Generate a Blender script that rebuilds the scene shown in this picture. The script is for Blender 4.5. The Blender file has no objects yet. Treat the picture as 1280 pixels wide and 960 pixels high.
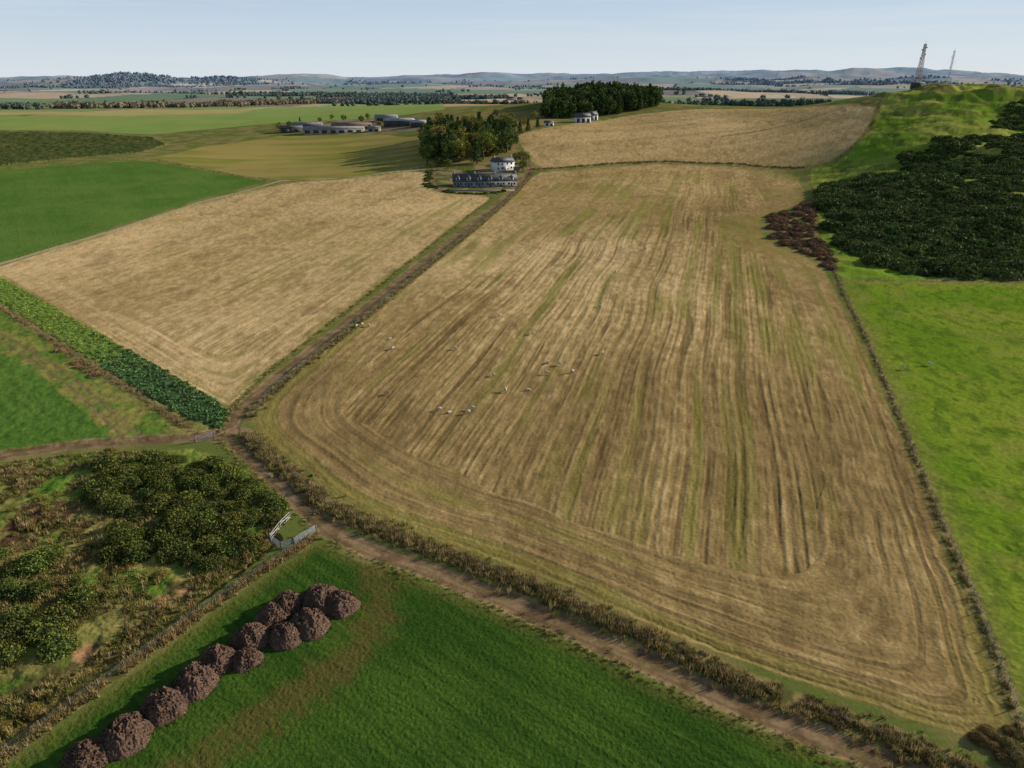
import bpy, math, random, time
import numpy as np
from mathutils import Vector
T0=time.time()
random.seed(4)
sc=bpy.context.scene
H=60.0; FPX=865.0; PITCH=math.radians(24.0)
SP,CP=math.sin(PITCH),math.cos(PITCH)
K=1.36
# ------------------------------------------------------------------ noise
TAB=np.random.default_rng(99).random((512,512)).astype(np.float32)
def vn(x,y,s=0):
    x=np.asarray(x,np.float32)+s*17.31; y=np.asarray(y,np.float32)+s*9.77
    xi=np.floor(x); yi=np.floor(y); fx=x-xi; fy=y-yi
    xi=xi.astype(np.int64); yi=yi.astype(np.int64)
    fx=fx*fx*(3-2*fx); fy=fy*fy*(3-2*fy)
    a=TAB[xi&511,yi&511]; b=TAB[(xi+1)&511,yi&511]; c=TAB[xi&511,(yi+1)&511]; d=TAB[(xi+1)&511,(yi+1)&511]
    return (a*(1-fx)+b*fx)*(1-fy)+(c*(1-fx)+d*fx)*fy
def fbm(x,y,o=4,s=0):
    r=0;a=.5;t=0
    for i in range(o):
        r=r+a*vn(x,y,s+i*3); t+=a; a*=.5; x=x*2.03; y=y*2.03
    return r/t
def ss(a,b,x):
    t=np.clip((x-a)/(b-a),0,1); return t*t*(3-2*t)
def lin(c):
    c=np.array(c,np.float32)/255.
    return np.where(c<.04045,c/12.92,((c+.055)/1.055)**2.4).astype(np.float32)
def A(r,g,b,k=1.0): return lin((r,g,b))*K*k
# ------------------------------------------------------------------ terrain
def cpt(u,v,Y):
    a=(u-640)/FPX; b=(480-v)/FPX; dy=CP+b*SP; dz=-SP+b*CP
    return (a/dy*Y,Y,H+dz/dy*Y)
CTL=[]
for y in (-100,60,150,250,330):
    for f in (-1.3,-.6,0,.6,1.3):
        if y==330 and f>0.3: continue
        CTL.append((f*(max(y,0)+80),y,0.0))
CTL+=[cpt(610,232,430),cpt(660,213,480),cpt(830,204,505),cpt(1000,211,475),cpt(760,300,270),
 cpt(1150,345,218),cpt(1280,345,218),cpt(1150,225,360),cpt(1280,222,360),cpt(1040,225,430),
 cpt(1150,170,470),cpt(1270,170,460),cpt(1190,109,610),cpt(1280,112,610),cpt(1120,119,690),cpt(1098,128,720),
 cpt(1000,133,750),cpt(820,138,765),cpt(650,162,620),cpt(850,170,580),cpt(1040,170,540),cpt(1150,135,560),
 cpt(750,150,720),cpt(690,150,700),cpt(750,124,870),cpt(415,165,750),cpt(510,160,740),cpt(440,190,620),cpt(560,180,560),
 cpt(190,200,560),cpt(350,225,456),cpt(100,180,690),cpt(0,200,560),cpt(100,142,1000),cpt(350,140,1000),cpt(250,135,1200),cpt(560,130,1050),
 (150,1050,14),(400,1100,14),(800,1100,16),(900,650,40),(900,300,10),(-900,300,0),(-1200,800,4),(1400,800,18),(0,1500,8),(900,1500,8),(-900,1500,8),(1800,1500,8),(-1800,1500,8)]
CTL=np.array(CTL,np.float64)
D2=(CTL[:,None,0]-CTL[None,:,0])**2+(CTL[:,None,1]-CTL[None,:,1])**2
M=np.sqrt(D2+45.0**2); n=len(CTL)
Am=np.zeros((n+1,n+1)); Am[:n,:n]=M+np.eye(n)*(-1.0); Am[:n,n]=1; Am[n,:n]=1
W=np.linalg.solve(Am,np.append(CTL[:,2],0))
HILLS=[(-2450,5000,56,420,400),(-2050,5400,38,260,400),(-2850,5600,26,300,400),(-1850,7000,66,620,600),(-900,7600,50,420,700),(300,9000,62,900,900),(-250,8400,42,350,500),(1300,8500,62,700,800),
 (2600,8000,74,900,800),(3900,8200,96,1000,900),(5200,8800,100,1000,900),(900,5200,26,500,400),(2300,5000,34,600,450),(3300,5600,42,500,450),(-300,4200,20,400,300),(1500,3200,18,400,260),(700,2600,12,300,200),(-700,12000,80,1800,900),(3500,13000,140,2500,1200),(-4700,7600,40,600,600),(-900,3000,12,400,250)]
def height(X,Y):
    X=np.asarray(X,np.float64); Y=np.asarray(Y,np.float64); sh=X.shape; X=X.ravel(); Y=Y.ravel()
    out=np.zeros(len(X))
    near=Y<1800
    xn=X[near]; yn=Y[near]; z=np.full(len(xn),W[n])
    xc=np.clip(xn,-1900,1900); yc=np.clip(yn,-100,1800)
    for i in range(n): z+=W[i]*np.sqrt((xc-CTL[i,0])**2+(yc-CTL[i,1])**2+2025.0)
    base=np.zeros(len(X)); base[near]=z
    far=2+(fbm(X/800,Y/560,4,5)-.5)*2*(14+38*ss(1500,6500,Y))*ss(1000,2200,Y)
    for hx,hy,hz,sx,sy in HILLS:
        far+=hz*np.exp(-((X-hx)/sx)**2-((Y-hy)/sy)**2)*(.85+.3*fbm(X/220,Y/220,3,19))
    far-= (Y/30000.0)**2*30
    t=ss(1100,1700,Y)
    out=base*(1-t)+far*t
    out+= (fbm(X/60,Y/60,3,8)-.5)*1.6*ss(60,250,Y)
    hm=np.exp(-((X-365)/75)**2-((Y-615)/60)**2)
    out+= hm*(fbm(X/16,Y/16,3,11)-.4)*9
    hs=ss(.45,.62,X/np.maximum(Y,200))*ss(300,420,Y)*(1-ss(800,1000,Y))
    out+= hs*(fbm(X/26,Y/26,4,13)-.5)*7
    return out.reshape(sh)
YS=np.geomspace(25,9000,1500)
def G(pts):
    """surveyed plan points: bearing/depression seen from the drone -> ground position on the terrain"""
    res=[]
    for (u,v) in pts:
        a=(u-640)/FPX; b=(480-v)/FPX; dy=CP+b*SP; dz=-SP+b*CP
        X=a/dy*YS; Z=H+dz/dy*YS; d=Z-height(X,YS)
        k=np.nonzero(d<0)[0]
        if len(k) and k[0]>0:
            i=k[0]; t=d[i-1]/(d[i-1]-d[i]); y=YS[i-1]+(YS[i]-YS[i-1])*t
        else: y=YS[int(np.argmin(d))]
        res.append((a/dy*y,y))
    return np.array(res)
def smooth(P,it=2,closed=False):
    for _ in range(it):
        Q=[] if closed else [P[0]]
        m=len(P)
        for i in range(m if closed else m-1):
            a=P[i]; b=P[(i+1)%m]; Q+= [a*.75+b*.25,a*.25+b*.75]
        if not closed: Q.append(P[-1])
        P=np.array(Q)
    return P
def resamp(P,step):
    seg=np.linalg.norm(np.diff(P,axis=0),axis=1); cum=np.append(0,np.cumsum(seg)); t=np.arange(0,cum[-1],step); return np.stack([np.interp(t,cum,P[:,0]),np.interp(t,cum,P[:,1])],1)
# ------------------------------------------------------------------ grid
ys=[-150,-100,-60,-30,-10,5,15,22,28,33,37]
y=40.0
while y<30000:
    ys.append(y)
    d=y*y/52000*1.35
    if y>330: d=min(d,3.2) if y<1250 else y*.012*min(1,(y-1100)/800+.3)
    y+=max(d,.07)
ys.append(31000)
ys=np.array(ys)
core=np.linspace(-.80,.80,1380)
e=np.geomspace(.0015,3.2,45)
scol=np.concatenate([-(.80+e)[::-1],core,.80+e])
YY,SS=np.meshgrid(ys,scol,indexing='ij')
XX=SS*(np.maximum(YY,15)+25)
nr,nc=XX.shape
X=XX.ravel(); Y=YY.ravel(); N=len(X)
Z=height(X,Y)
C=np.zeros((N,3),np.float32); BUMP=np.full(N,.5,np.float32); ZA=np.zeros(N,np.float32)
px=np.maximum(Y,40)*.0013
def sub(P,m):
    return np.nonzero((X>P[:,0].min()-m)&(X<P[:,0].max()+m)&(Y>P[:,1].min()-m)&(Y<P[:,1].max()+m))[0]
def segd(x,y,P,closed):
    d=np.full(len(x),1e9); par=np.zeros(len(x),bool); m=len(P)
    for i in range(m if closed else m-1):
        ax,ay=P[i]; bx,by=P[(i+1)%m]; ex=bx-ax; ey=by-ay; L=ex*ex+ey*ey+1e-9
        t=np.clip(((x-ax)*ex+(y-ay)*ey)/L,0,1)
        d=np.minimum(d,(x-ax-t*ex)**2+(y-ay-t*ey)**2)
        if closed and by!=ay:
            c=((ay>y)!=(by>y))&(x<(bx-ax)*(y-ay)/(by-ay)+ax); par^=c
    d=np.sqrt(d)
    return np.where(par,d,-d) if closed else d
def softdist(P,x,y,cell=2.0):
    """rounded distance from a closed boundary: the line a tractor follows when it turns on the headland"""
    B=resamp(np.vstack([P,P[:1]]),1.5)
    gx=np.arange(P[:,0].min()-4,P[:,0].max()+6,cell); gy=np.arange(P[:,1].min()-4,P[:,1].max()+6,cell)
    g=np.zeros((len(gx),len(gy)),np.float32)
    for j0 in range(0,len(gy),16):
        yy=gy[j0:j0+16]; d2=(gx[:,None,None]-B[None,None,:,0])**2+(yy[None,:,None]-B[None,None,:,1])**2+.3
        g[:,j0:j0+16]=((d2**-1.75).sum(2)*1.5/1.748)**(-1/2.5)
    fx=np.clip((x-gx[0])/cell,0,len(gx)-1.01); fy=np.clip((y-gy[0])/cell,0,len(gy)-1.01); ix=fx.astype(int); iy=fy.astype(int); fx=fx-ix; fy=fy-iy
    return (g[ix,iy]*(1-fx)+g[ix+1,iy]*fx)*(1-fy)+(g[ix,iy+1]*(1-fx)+g[ix+1,iy+1]*fx)*fy
def poly(P,wob=.4,margin=8):
    i=sub(P,margin); x=X[i]; yy=Y[i]
    s=segd(x,yy,P,True)+(fbm(x/1.7,yy/1.7,3,3)-.5)*2*wob
    soft=.25+px[i]; m=ss(-soft,soft,s).astype(np.float32)
    k=m>0; return i[k],m[k],s[k]
def blend(i,m,col):
    C[i]=C[i]*(1-m[:,None])+col*m[:,None]
def mix(a,b,t): return a+(b-a)*np.clip(t,0,1)[:,None]
def inpoly(x,y,P): return segd(x,y,P,True)
# ------------------------------------------------------------------ base land & patchwork
th=.35; cth,sth=math.cos(th),math.sin(th)
def patch(x,y):
    xr=x*cth-y*sth; yr=x*sth+y*cth
    wx=xr+(fbm(x/500,y/500,2,20)-.5)*260; wy=yr+(fbm(x/500,y/500,2,25)-.5)*260
    row=np.floor(wy/300); cx=wx/430+TAB[(row.astype(int)*7)&511,3]*5; col_=np.floor(cx)
    h=TAB[(row.astype(int)*31)&511,(col_.astype(int)*57)&511]
    f1=np.minimum(wy/300-row,1-(wy/300-row))*300; f2=np.minimum(cx-col_,1-(cx-col_))*430
    return h,np.minimum(f1,f2)
def woodf(x,y): return fbm(x/480,y/300,4,41)
hsh,ed=patch(X,Y)
pal=np.array([A(124,134,78),A(104,122,66),A(186,158,116),A(158,130,94),A(134,128,80),A(176,150,108),A(168,142,102),A(120,104,76),A(94,114,62),A(190,166,126)])
base=pal[(hsh*9.99).astype(int)]
hedge=1-ss(3,9,ed+(fbm(X/25,Y/25,2,4)-.5)*8)
base=base*(.85+.3*fbm(X/90,Y/90,3,31))[:,None]
base=mix(base,A(58,64,42),hedge*.75)
base=mix(base,A(46,54,38),ss(.615,.635,woodf(X,Y)))
rough=mix(np.tile(A(92,100,48),(N,1)),A(120,110,66),ss(.4,.65,fbm(X/9,Y/9,4,2)))
C[:]=mix(rough,base,ss(900,1000,Y+(X>250)*60))
# ------------------------------------------------------------------ plan
trackP=smooth(G([(1200,985),(1120,958),(1040,928),(940,888),(840,843),(740,798),(640,753),(540,714),(450,684),(402,655),(370,622),(332,588),(300,560),(284,538),(300,510),(340,476),(395,433),(450,389),(510,341),(565,298),(612,262),(648,230),(662,214),(658,200),(646,186)]),2)
mainP=smooth(G([(314,532),(322,510),(352,480),(405,438),(462,394),(522,346),(578,302),(620,267),(652,236),(668,216),(700,214),(760,208),(830,205),(920,207),(998,212),(1004,235),(1006,250),(990,260),(957,266),(945,283),(962,303),(1000,318),(1028,335),(1042,360),(1070,412),(1100,480),(1130,555),(1160,630),(1195,712),(1228,800),(1255,875),(1266,905),(1225,922),(1150,905),(1050,868),(950,835),(850,800),(750,752),(650,712),(550,676),(470,648),(420,622),(380,585),(345,560)]),1,True)
leftP=smooth(G([(-60,352),(0,333),(60,314),(160,283),(250,254),(350,228),(450,223),(525,210),(543,216),(534,236),(560,243),(618,244),(596,262),(556,292),(500,336),(440,383),(380,428),(326,473),(290,508),(272,503),(230,480),(170,444),(110,408),(60,378),(0,344)]),1,True)
upperP=smooth(G([(644,168),(682,160),(760,148),(820,140),(900,135.5),(1000,134),(1095,129),(1090,150),(1073,175),(1047,198),(1008,208),(920,203.5),(830,200.5),(760,203),(682,211),(668,205),(655,188)]),1,True)
kaleP=G([(-40,328),(0,347),(60,381),(120,416),(190,456),(250,490),(288,516),(272,536),(232,522),(150,473),(80,428),(0,376),(-40,350)])
triP=G([(-60,350),(0,376),(80,428),(150,473),(232,522),(276,538),(240,548),(160,552),(60,560),(-60,568)])
lgreenP=G([(-300,430),(0,440),(50,470),(100,512),(140,548),(60,556),(0,563),(-300,600)])
scrubP=G([(-300,600),(0,578),(120,566),(250,562),(310,594),(350,628),(352,655),(330,690),(200,775),(100,850),(0,915),(-300,1000)])
fgP=np.vstack([G([(400,680),(450,702),(540,733),(640,774),(740,820),(840,866),(940,911),(1040,951),(1080,968)]),[(70,30),(-90,30)],G([(-80,1010),(0,962),(100,893),(200,818),(300,745),(385,688)])])
rgreenP=np.vstack([G([(1052,352),(1150,352),(1280,354),(1500,350)]),[(400,60),(75,25)],G([(1295,950),(1276,890),(1245,815),(1210,722),(1172,635),(1140,560),(1112,485),(1080,412),(1055,365)])])
hillP=np.vstack([G([(1012,212),(1052,199),(1078,175),(1093,150),(1099,130)]),[(420,800),(1500,900),(1500,215)],G([(1500,348),(1280,351),(1052,350),(1030,320),(1015,250)])])
leftgreenP=G([(-300,222),(0,213),(175,201),(250,212),(332,226),(240,252),(150,281),(60,311),(0,328),(-300,420)])
darkstripP=G([(-200,163),(0,165),(100,166),(190,172),(210,180),(180,190),(100,197),(0,207),(-200,215)])
oliveP=G([(192,198),(250,184),(350,170),(470,167),(525,171),(545,200),(528,208),(450,221),(350,225),(300,219)])
upgreenP=G([(-100,162),(-100,146),(130,146),(300,142),(430,130),(550,127),(556,137),(480,147),(340,154),(190,168),(100,163)])
upgreen2P=G([(-100,144),(-100,140),(130,139),(300,136),(420,126),(430,129),(300,141),(130,145)])
midP=G([(540,170),(560,150),(600,140),(690,140),(700,152),(645,163),(650,190),(668,210),(600,205),(545,205)])
yardP=G([(345,164),(375,152),(480,148),(540,147),(535,160),(470,168)])
gardenP=G([(538,212),(565,207),(655,203),(656,222),(632,240),(560,240),(536,233)])
i,m,s=poly(darkstripP,2); blend(i,m,mix(np.tile(A(60,70,36),(len(i),1)),A(84,84,46),ss(.4,.7,fbm(X[i]/5,Y[i]/5,4,7)))*(.8+.4*vn(X[i]/2,Y[i]/2,5))[:,None]); BUMP[i]=1; ZA[i]+=fbm(X[i]/4,Y[i]/4,3,17)*1.6*m
i,m,s=poly(upgreenP,1); blend(i,m,mix(np.tile(A(112,136,66),(len(i),1)),A(132,138,78),fbm(X[i]/60,Y[i]/30,3,9)))
i,m,s=poly(upgreen2P,1); blend(i,m,np.tile(A(154,144,88),(len(i),1)))
i,m,s=poly(oliveP,1); blend(i,m,mix(np.tile(A(118,116,54),(len(i),1)),A(142,126,72),ss(.3,.7,fbm(X[i]/50,Y[i]/18,4,12))))
i,m,s=poly(midP,1); blend(i,m,mix(np.tile(A(104,102,54),(len(i),1)),A(140,118,76),fbm(X[i]/10,Y[i]/10,4,12)))
i,m,s=poly(yardP,1); blend(i,m,mix(np.tile(A(130,116,94),(len(i),1)),A(100,94,62),ss(.4,.6,fbm(X[i]/12,Y[i]/12,4,13))))
def cropfield(P,colA,colB,pd,seed,spacing=12.,amp=1.0):
    i,m,s=poly(P,.5); x=X[i];yy=Y[i]; p=x*math.cos(pd)-yy*math.sin(pd); q=x*math.sin(pd)+yy*math.cos(pd)
    hl=s<spacing; p=np.where(hl,s*1.,p); 
    t=.75*fbm(x/22,yy/22,5,seed)+.25*vn(p/3,q/60,seed+1)
    c=mix(np.tile(colA,(len(i),1)),colB,ss(.25,.75,t))
    tr=np.abs((p/spacing)%1-.5)*spacing; tram=np.exp(-((np.abs(tr-.9))/.3)**2)*.12*amp*(px[i]<.4)
    c*= (1-tram)[:,None]; c*=(.86+.28*vn(x/.5,yy/.5,seed))[:,None]
    blend(i,m,c); return i,m,s
cropfield(leftgreenP,A(72,100,40),A(86,108,48),-.6,50)
i,m,s=poly(triP,.5); x=X[i];yy=Y[i]
c=mix(np.tile(A(88,110,44),(len(i),1)),A(124,118,62),ss(.4,.62,fbm(x/3.5,yy/3.5,5,54))); blend(i,m,c*(.8+.4*vn(x/.7,yy/.7,5))[:,None]); BUMP[i]=1; ZA[i]+=fbm(x/1.6,yy/1.6,3,55)*.4*m
cropfield(lgreenP,A(74,102,40),A(88,112,48),.9,52)
# hill pasture
i,m,s=poly(hillP,.5); x=X[i];yy=Y[i]
c=mix(np.tile(A(100,122,38),(len(i),1)),A(136,136,62),ss(.35,.7,fbm(x/22,yy/22,5,60))); c=mix(c,A(74,86,38),ss(.52,.66,fbm(x/7,yy/7,5,63))*.7); c=mix(c,A(120,98,70),ss(.55,.66,fbm(x/9,yy/9,4,66))*np.exp(-((x-365)/80)**2-((yy-615)/60)**2))
c*=(.8+.4*fbm(x/2.5,yy/2.5,3,67))[:,None]
blend(i,m,c); BUMP[i]=.8; ZA[i]+=(fbm(x/6,yy/6,4,68)-.5)*1.5*m
i,m,s=poly(rgreenP,.3); x=X[i];yy=Y[i]
c=mix(np.tile(A(96,120,32),(len(i),1)),A(116,130,42),ss(.3,.7,fbm(x/16,yy/16,5,70))); c=mix(c,A(76,98,30),ss(.45,.7,fbm(x/1.6,yy/2.2,5,73))*.8)
c=mix(c,A(126,124,58),ss(.56,.72,fbm(x/6,yy/6,5,76))*.5)
c=mix(c,A(118,116,56),(1-ss(0,5,s))*.6); c*=(.84+.32*vn(x/.45,yy/.45,78))[:,None]
blend(i,m,c); BUMP[i]=.9; ZA[i]+=(fbm(x/.9,yy/.9,3,74)-.5)*.16
# stubble fields
def stubble(P,ang,seed,bright,head=14,kind=0):
    i,m,s=poly(P,.35); x=X[i];yy=Y[i]
    s2=softdist(P,x,yy); s2=np.where(s<3,s,s2)
    x0=x+(vn(x/35,yy/35,seed)-.5)*2.4
    p=x0*math.cos(ang)-yy*math.sin(ang); q=x*math.sin(ang)+yy*math.cos(ang)
    hd=head+(fbm(x/14,yy/14,2,seed+15)-.5)*7
    hl=s2<hd
    p=np.where(hl,s2+500.+(vn(x/9,yy/9,seed+16)-.5)*.8,p); q=np.where(hl,x+yy*.6,q)
    # spacing of the land sheet measured across the drill rows, so rows are only drawn where it can carry them
    ca=np.arctan2(x,yy+25); dY=np.minimum(yy*yy/38500,3.2)/np.maximum(np.cos(ca),.3)
    eff=np.sqrt(px[i]**2+(dY*np.sin(np.where(hl,.5,ang-ca)))**2)
    lod=1-ss(.35,.8,eff); lod2=1-ss(.9,1.8,eff)
    r1=vn(p/.62,q/45,seed+1); r2=vn(p/2.3,q/90,seed+2); r3=vn(p/.4,q/3,seed+3); r4=vn(p/8,q/160,seed+4); r5=vn(p/.85,q/36,seed+8)
    big=fbm(x/60,yy/60,4,seed+5)-.5
    clump=fbm(x/1.3,yy/2.2,4,seed+6)-.5
    ha=np.where(hl,.7,1.)
    t=bright+((r1-.5)*.34*lod+(r2-.5)*.20*lod2+(r4-.5)*.20)*ha+(r3-.5)*.26*lod+big*.42+clump*.6
    if kind==1:
        t=t+.24*np.exp(-((x-5)/90)**2-((yy-255)/110)**2)-.08*ss(20,110,x)*(1-ss(300,420,yy))-.12*(1-ss(95,170,yy))
        t=t+.10*ss(300,480,yy)
    dark=A(108,88,54); mid=A(148,124,80); lite=A(200,170,122)
    c=mix(np.tile(dark,(len(i),1)),mid,t/.5); c=mix(c,lite,(t-.5)/.5)
    stren=fbm(x/18,yy/30,3,seed+17)
    dl=(ss(.64,.80,r5)*lod*ss(.3,.55,stren)+ss(.68,.8,r2)*lod2*.45*ss(.35,.6,vn(p/2,q/25,seed+18)))*ha
    c=mix(c,A(92,74,44),np.clip(dl,0,1)*(.62 if kind==1 else .34))
    gm=ss(.48,.70,fbm(x/24,yy/34,4,seed+7)*.5+(r2*lod2+.5*(1-lod2))*.5-(0.02 if kind==1 else .08)+ (1-ss(0,8,s))*.10)
    c=mix(c,A(116,112,50),gm*.6)
    tr=np.abs((p/24.0)%1-.5)*24; tram=np.exp(-((np.abs(tr-.95))/.25)**2)*lod*ha
    c=mix(c,A(92,72,44),tram*.5)
    wet=ss(.60,.72,fbm(x/5,yy/11,4,seed+13)); c=mix(c,A(92,74,46),wet*.3)
    c*=(.87+.26*vn(x/.28,yy/.28,seed+19))[:,None]
    blend(i,m,c); BUMP[i]=.8
    ZA[i]+=((r1-.5)*.10+(r3-.5)*.07-np.clip(dl,0,1)*.08+(vn(x/.35,yy/.35,seed+21)-.5)*.06)*lod*m
    return i,m,s
stubble(mainP,math.radians(15.4),100,.47,15,1)
stubble(leftP,math.radians(12),130,.72,9)
stubble(upperP,math.radians(75),160,.62,12)
i,m,s=poly(gardenP,.5); blend(i,m,mix(np.tile(A(84,88,44),(len(i),1)),A(130,114,80),ss(.45,.6,fbm(X[i]/7,Y[i]/7,3,13))))
# kale
i,m,s=poly(kaleP,.6); x=X[i];yy=Y[i]
c=mix(np.tile(A(98,120,50),(len(i),1)),A(62,86,48),ss(-105,-75,x+(fbm(x/6,yy/6,3,80)-.5)*20)); c*= (.7+.6*fbm(x/.9,yy/.9,3,81))[:,None]
blend(i,m,c); BUMP[i]=1; ZA[i]+=fbm(x/1.,yy/1.,3,82)*.6*m
# scrub
i,m,s=poly(scrubP,.6); x=X[i];yy=Y[i]
f1=fbm(x/6,yy/6,5,90)
c=mix(np.tile(A(82,106,38),(len(i),1)),A(124,116,62),ss(.44,.64,f1)); c=mix(c,A(86,70,46),ss(.50,.64,fbm(x/5,yy/5,5,95))*.8)
c=mix(c,A(92,118,40),ss(.48,.68,fbm(x/11,yy/11,4,98))*.6)
c*=(.75+.5*fbm(x/.8,yy/.8,3,96))[:,None]
dirtc=G([(12,596),(45,650),(105,818),(200,757),(240,735),(20,672)])
for k,(dx,dyy) in enumerate(dirtc):
    r=[5,5.5,1.6,1.6,1.6,4][k]; d=np.hypot(x-dx,(yy-dyy))+(fbm(x/2,yy/2,3,99)-.5)*r*1.8
    mm=1-ss(r*.5,r,d); c=mix(c,(A(80,56,42) if k in(0,1,5) else A(150,112,80)),mm*.9)
blend(i,m,c); BUMP[i]=1; ZA[i]+=(fbm(x/2.4,yy/2.4,4,91)-.4)*1.0*m
# foreground crop
i,m,s=poly(fgP,.35); x=X[i];yy=Y[i]
ang=math.radians(-52); p=x*math.cos(ang)-yy*math.sin(ang); q=x*math.sin(ang)+yy*math.cos(ang)
c=mix(np.tile(A(46,70,24),(len(i),1)),A(64,86,30),ss(.25,.75,fbm(x/10,yy/10,5,110)*.65+vn(p/.5,q/14,112)*.35))
c*=(.72+.56*fbm(x/.22,yy/.22,3,115))[:,None]
soil=smooth(G([(470,700),(478,760),(455,800),(400,850),(320,905),(230,965)]),2); d=segd(x,yy,soil,False)
c=mix(c,A(92,76,42),(1-ss(.3,3.8,d+(fbm(x/1.2,yy/1.2,4,117)-.5)*5))*.6)
c=mix(c,A(104,96,48),(1-ss(0,2.2,s))*.5)
blend(i,m,c); BUMP[i]=1; ZA[i]+=((fbm(x/.28,yy/.28,3,118)-.5)*.13+(vn(p/.5,q/14,112)-.5)*.04)*m
# ------------------------------------------------------------------ tracks, fence strips
def strip(P,half,colf,edge=.3,w=1.,zdrop=0):
    i=sub(P,half+3); d=segd(X[i],Y[i],P,False); k=d<half+2.5; i=i[k]; d=d[k]
    d2=d+(fbm(X[i]/1.3,Y[i]/1.3,3,140)-.5)*1.1
    m=(1-ss(half-edge-px[i],half+edge+px[i],d2))*w
    blend(i,m,colf(X[i],Y[i],d)); 
    if zdrop: ZA[i]=ZA[i]*(1-m)+(-zdrop)*m
def dryc(x,y,d): return mix(np.tile(A(134,118,74),(len(x),1)),A(88,84,46),ss(.35,.65,fbm(x/1.5,y/1.5,4,150)))
def trackc(x,y,d):
    c=mix(np.tile(A(106,86,62),(len(x),1)),A(138,114,84),ss(.35,.65,fbm(x/2,y/2,4,151)))
    c=mix(c,A(86,68,48),np.exp(-((d-.8)/.28)**2)*.5); return mix(c,A(106,96,54),np.exp(-(d/.3)**2)*.6*ss(.4,.6,fbm(x/4,y/4,2,152)))
def roughc(x,y,d): return mix(np.tile(A(96,102,46),(len(x),1)),A(126,110,66),ss(.4,.6,fbm(x/2,y/2,4,153)))
ditchP=smooth(G([(-40,950),(0,922),(100,848),(200,775),(300,703),(335,675)]),1)
fencefgP=smooth(G([(-30,972),(0,948),(100,876),(200,803),(300,732),(392,672)]),1)
rfenceP=smooth(G([(1012,213),(1016,240),(1022,300),(1040,332),(1052,362),(1078,412),(1108,482),(1138,557),(1168,632),(1204,716),(1240,806),(1268,885),(1290,950),(1310,1000)]),1)
verge=smooth(G([(306,540),(338,570),(375,602),(410,632),(455,655),(550,690),(650,728),(750,772),(850,818),(950,862),(1050,900),(1150,938),(1230,975)]),2)
vergeup=smooth(G([(310,522),(345,484),(400,441),(457,396),(517,347),(572,303),(616,267),(650,235),(666,215)]),2)
vergeup2=smooth(G([(288,514),(328,471),(383,428),(441,384),(501,336),(557,292),(602,258),(636,230)]),2)
strip(verge,1.7,dryc); strip(vergeup,1.2,dryc); strip(vergeup2,.9,roughc,w=.8)
strip(rfenceP,.8,dryc); strip(fencefgP,.8,dryc)
strip(ditchP,1.6,lambda x,y,d:mix(np.tile(A(92,82,48),(len(x),1)),A(118,106,62),fbm(x/1.5,y/1.5,3,154)),zdrop=.6)
strip(smooth(G([(662,213),(700,211),(760,205.5),(830,202.5),(920,205),(1010,210)]),1),1.6,dryc)
strip(G([(1099,129),(1093,150),(1075,175),(1050,199),(1010,210)]),1.3,dryc)
strip(G([(0,330),(60,312),(160,282),(250,253),(350,226),(450,221.5),(530,208)]),1.2,lambda x,y,d:np.tile(A(160,144,108),(len(x),1)))
strip(G([(0,210),(100,202),(180,198),(250,211),(335,226)]),1.6,dryc)
strip(G([(1052,351),(1150,351),(1290,353)]),.6,dryc)
kfence=smooth(G([(-30,366),(0,384),(60,422),(110,455),(170,492),(240,540)]),1)
strip(kfence,1.1,dryc)
strip(smooth(G([(0,345),(60,379),(110,410),(170,446),(235,483),(282,512)]),1),.8,roughc,w=.7)
strip(smooth(G([(590,291),(680,312),(800,335),(900,352),(1000,375),(1060,388)]),1),.8,lambda x,y,d:np.tile(A(104,84,54),(len(x),1)),w=.35)
t2=smooth(G([(-40,395),(0,424),(60,456),(110,495),(150,535),(175,550)]),2)
i=sub(t2,4); d=segd(X[i],Y[i],t2,False); m=np.exp(-((d-1.0)/.45)**2)*.85; blend(i,m.astype(np.float32),np.tile(A(118,96,68),(len(i),1)))
strip(smooth(G([(-40,575),(0,570),(80,558),(160,551),(235,549),(284,540)]),2),1.7,lambda x,y,d:mix(trackc(x,y,d),A(100,104,50),ss(.3,.6,fbm(x/5,y/5,2,160))*.5*(x<-85)))
strip(trackP,1.6,trackc,zdrop=.12)
strip(smooth(G([(650,228),(640,238),(600,243),(560,241),(540,234),(538,218),(552,209)]),2),1.8,trackc,zdrop=.05)
strip(G([(400,163),(540,160),(600,168),(646,186)]),2,trackc)
jn=G([(284,540)])[0]; i=np.nonzero((np.abs(X-jn[0])<9)&(np.abs(Y-jn[1])<9))[0]; d=np.hypot(X[i]-jn[0],Y[i]-jn[1])+(fbm(X[i]/2,Y[i]/2,3,9)-.5)*3; blend(i,(1-ss(2.6,4.2,d)).astype(np.float32),trackc(X[i],Y[i],d*0+2))
# ------------------------------------------------------------------ distance haze painted into the far ground colours
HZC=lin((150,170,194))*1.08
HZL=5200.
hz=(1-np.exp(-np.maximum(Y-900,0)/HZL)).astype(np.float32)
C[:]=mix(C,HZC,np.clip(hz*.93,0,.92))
Zt=Z+ZA
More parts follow.
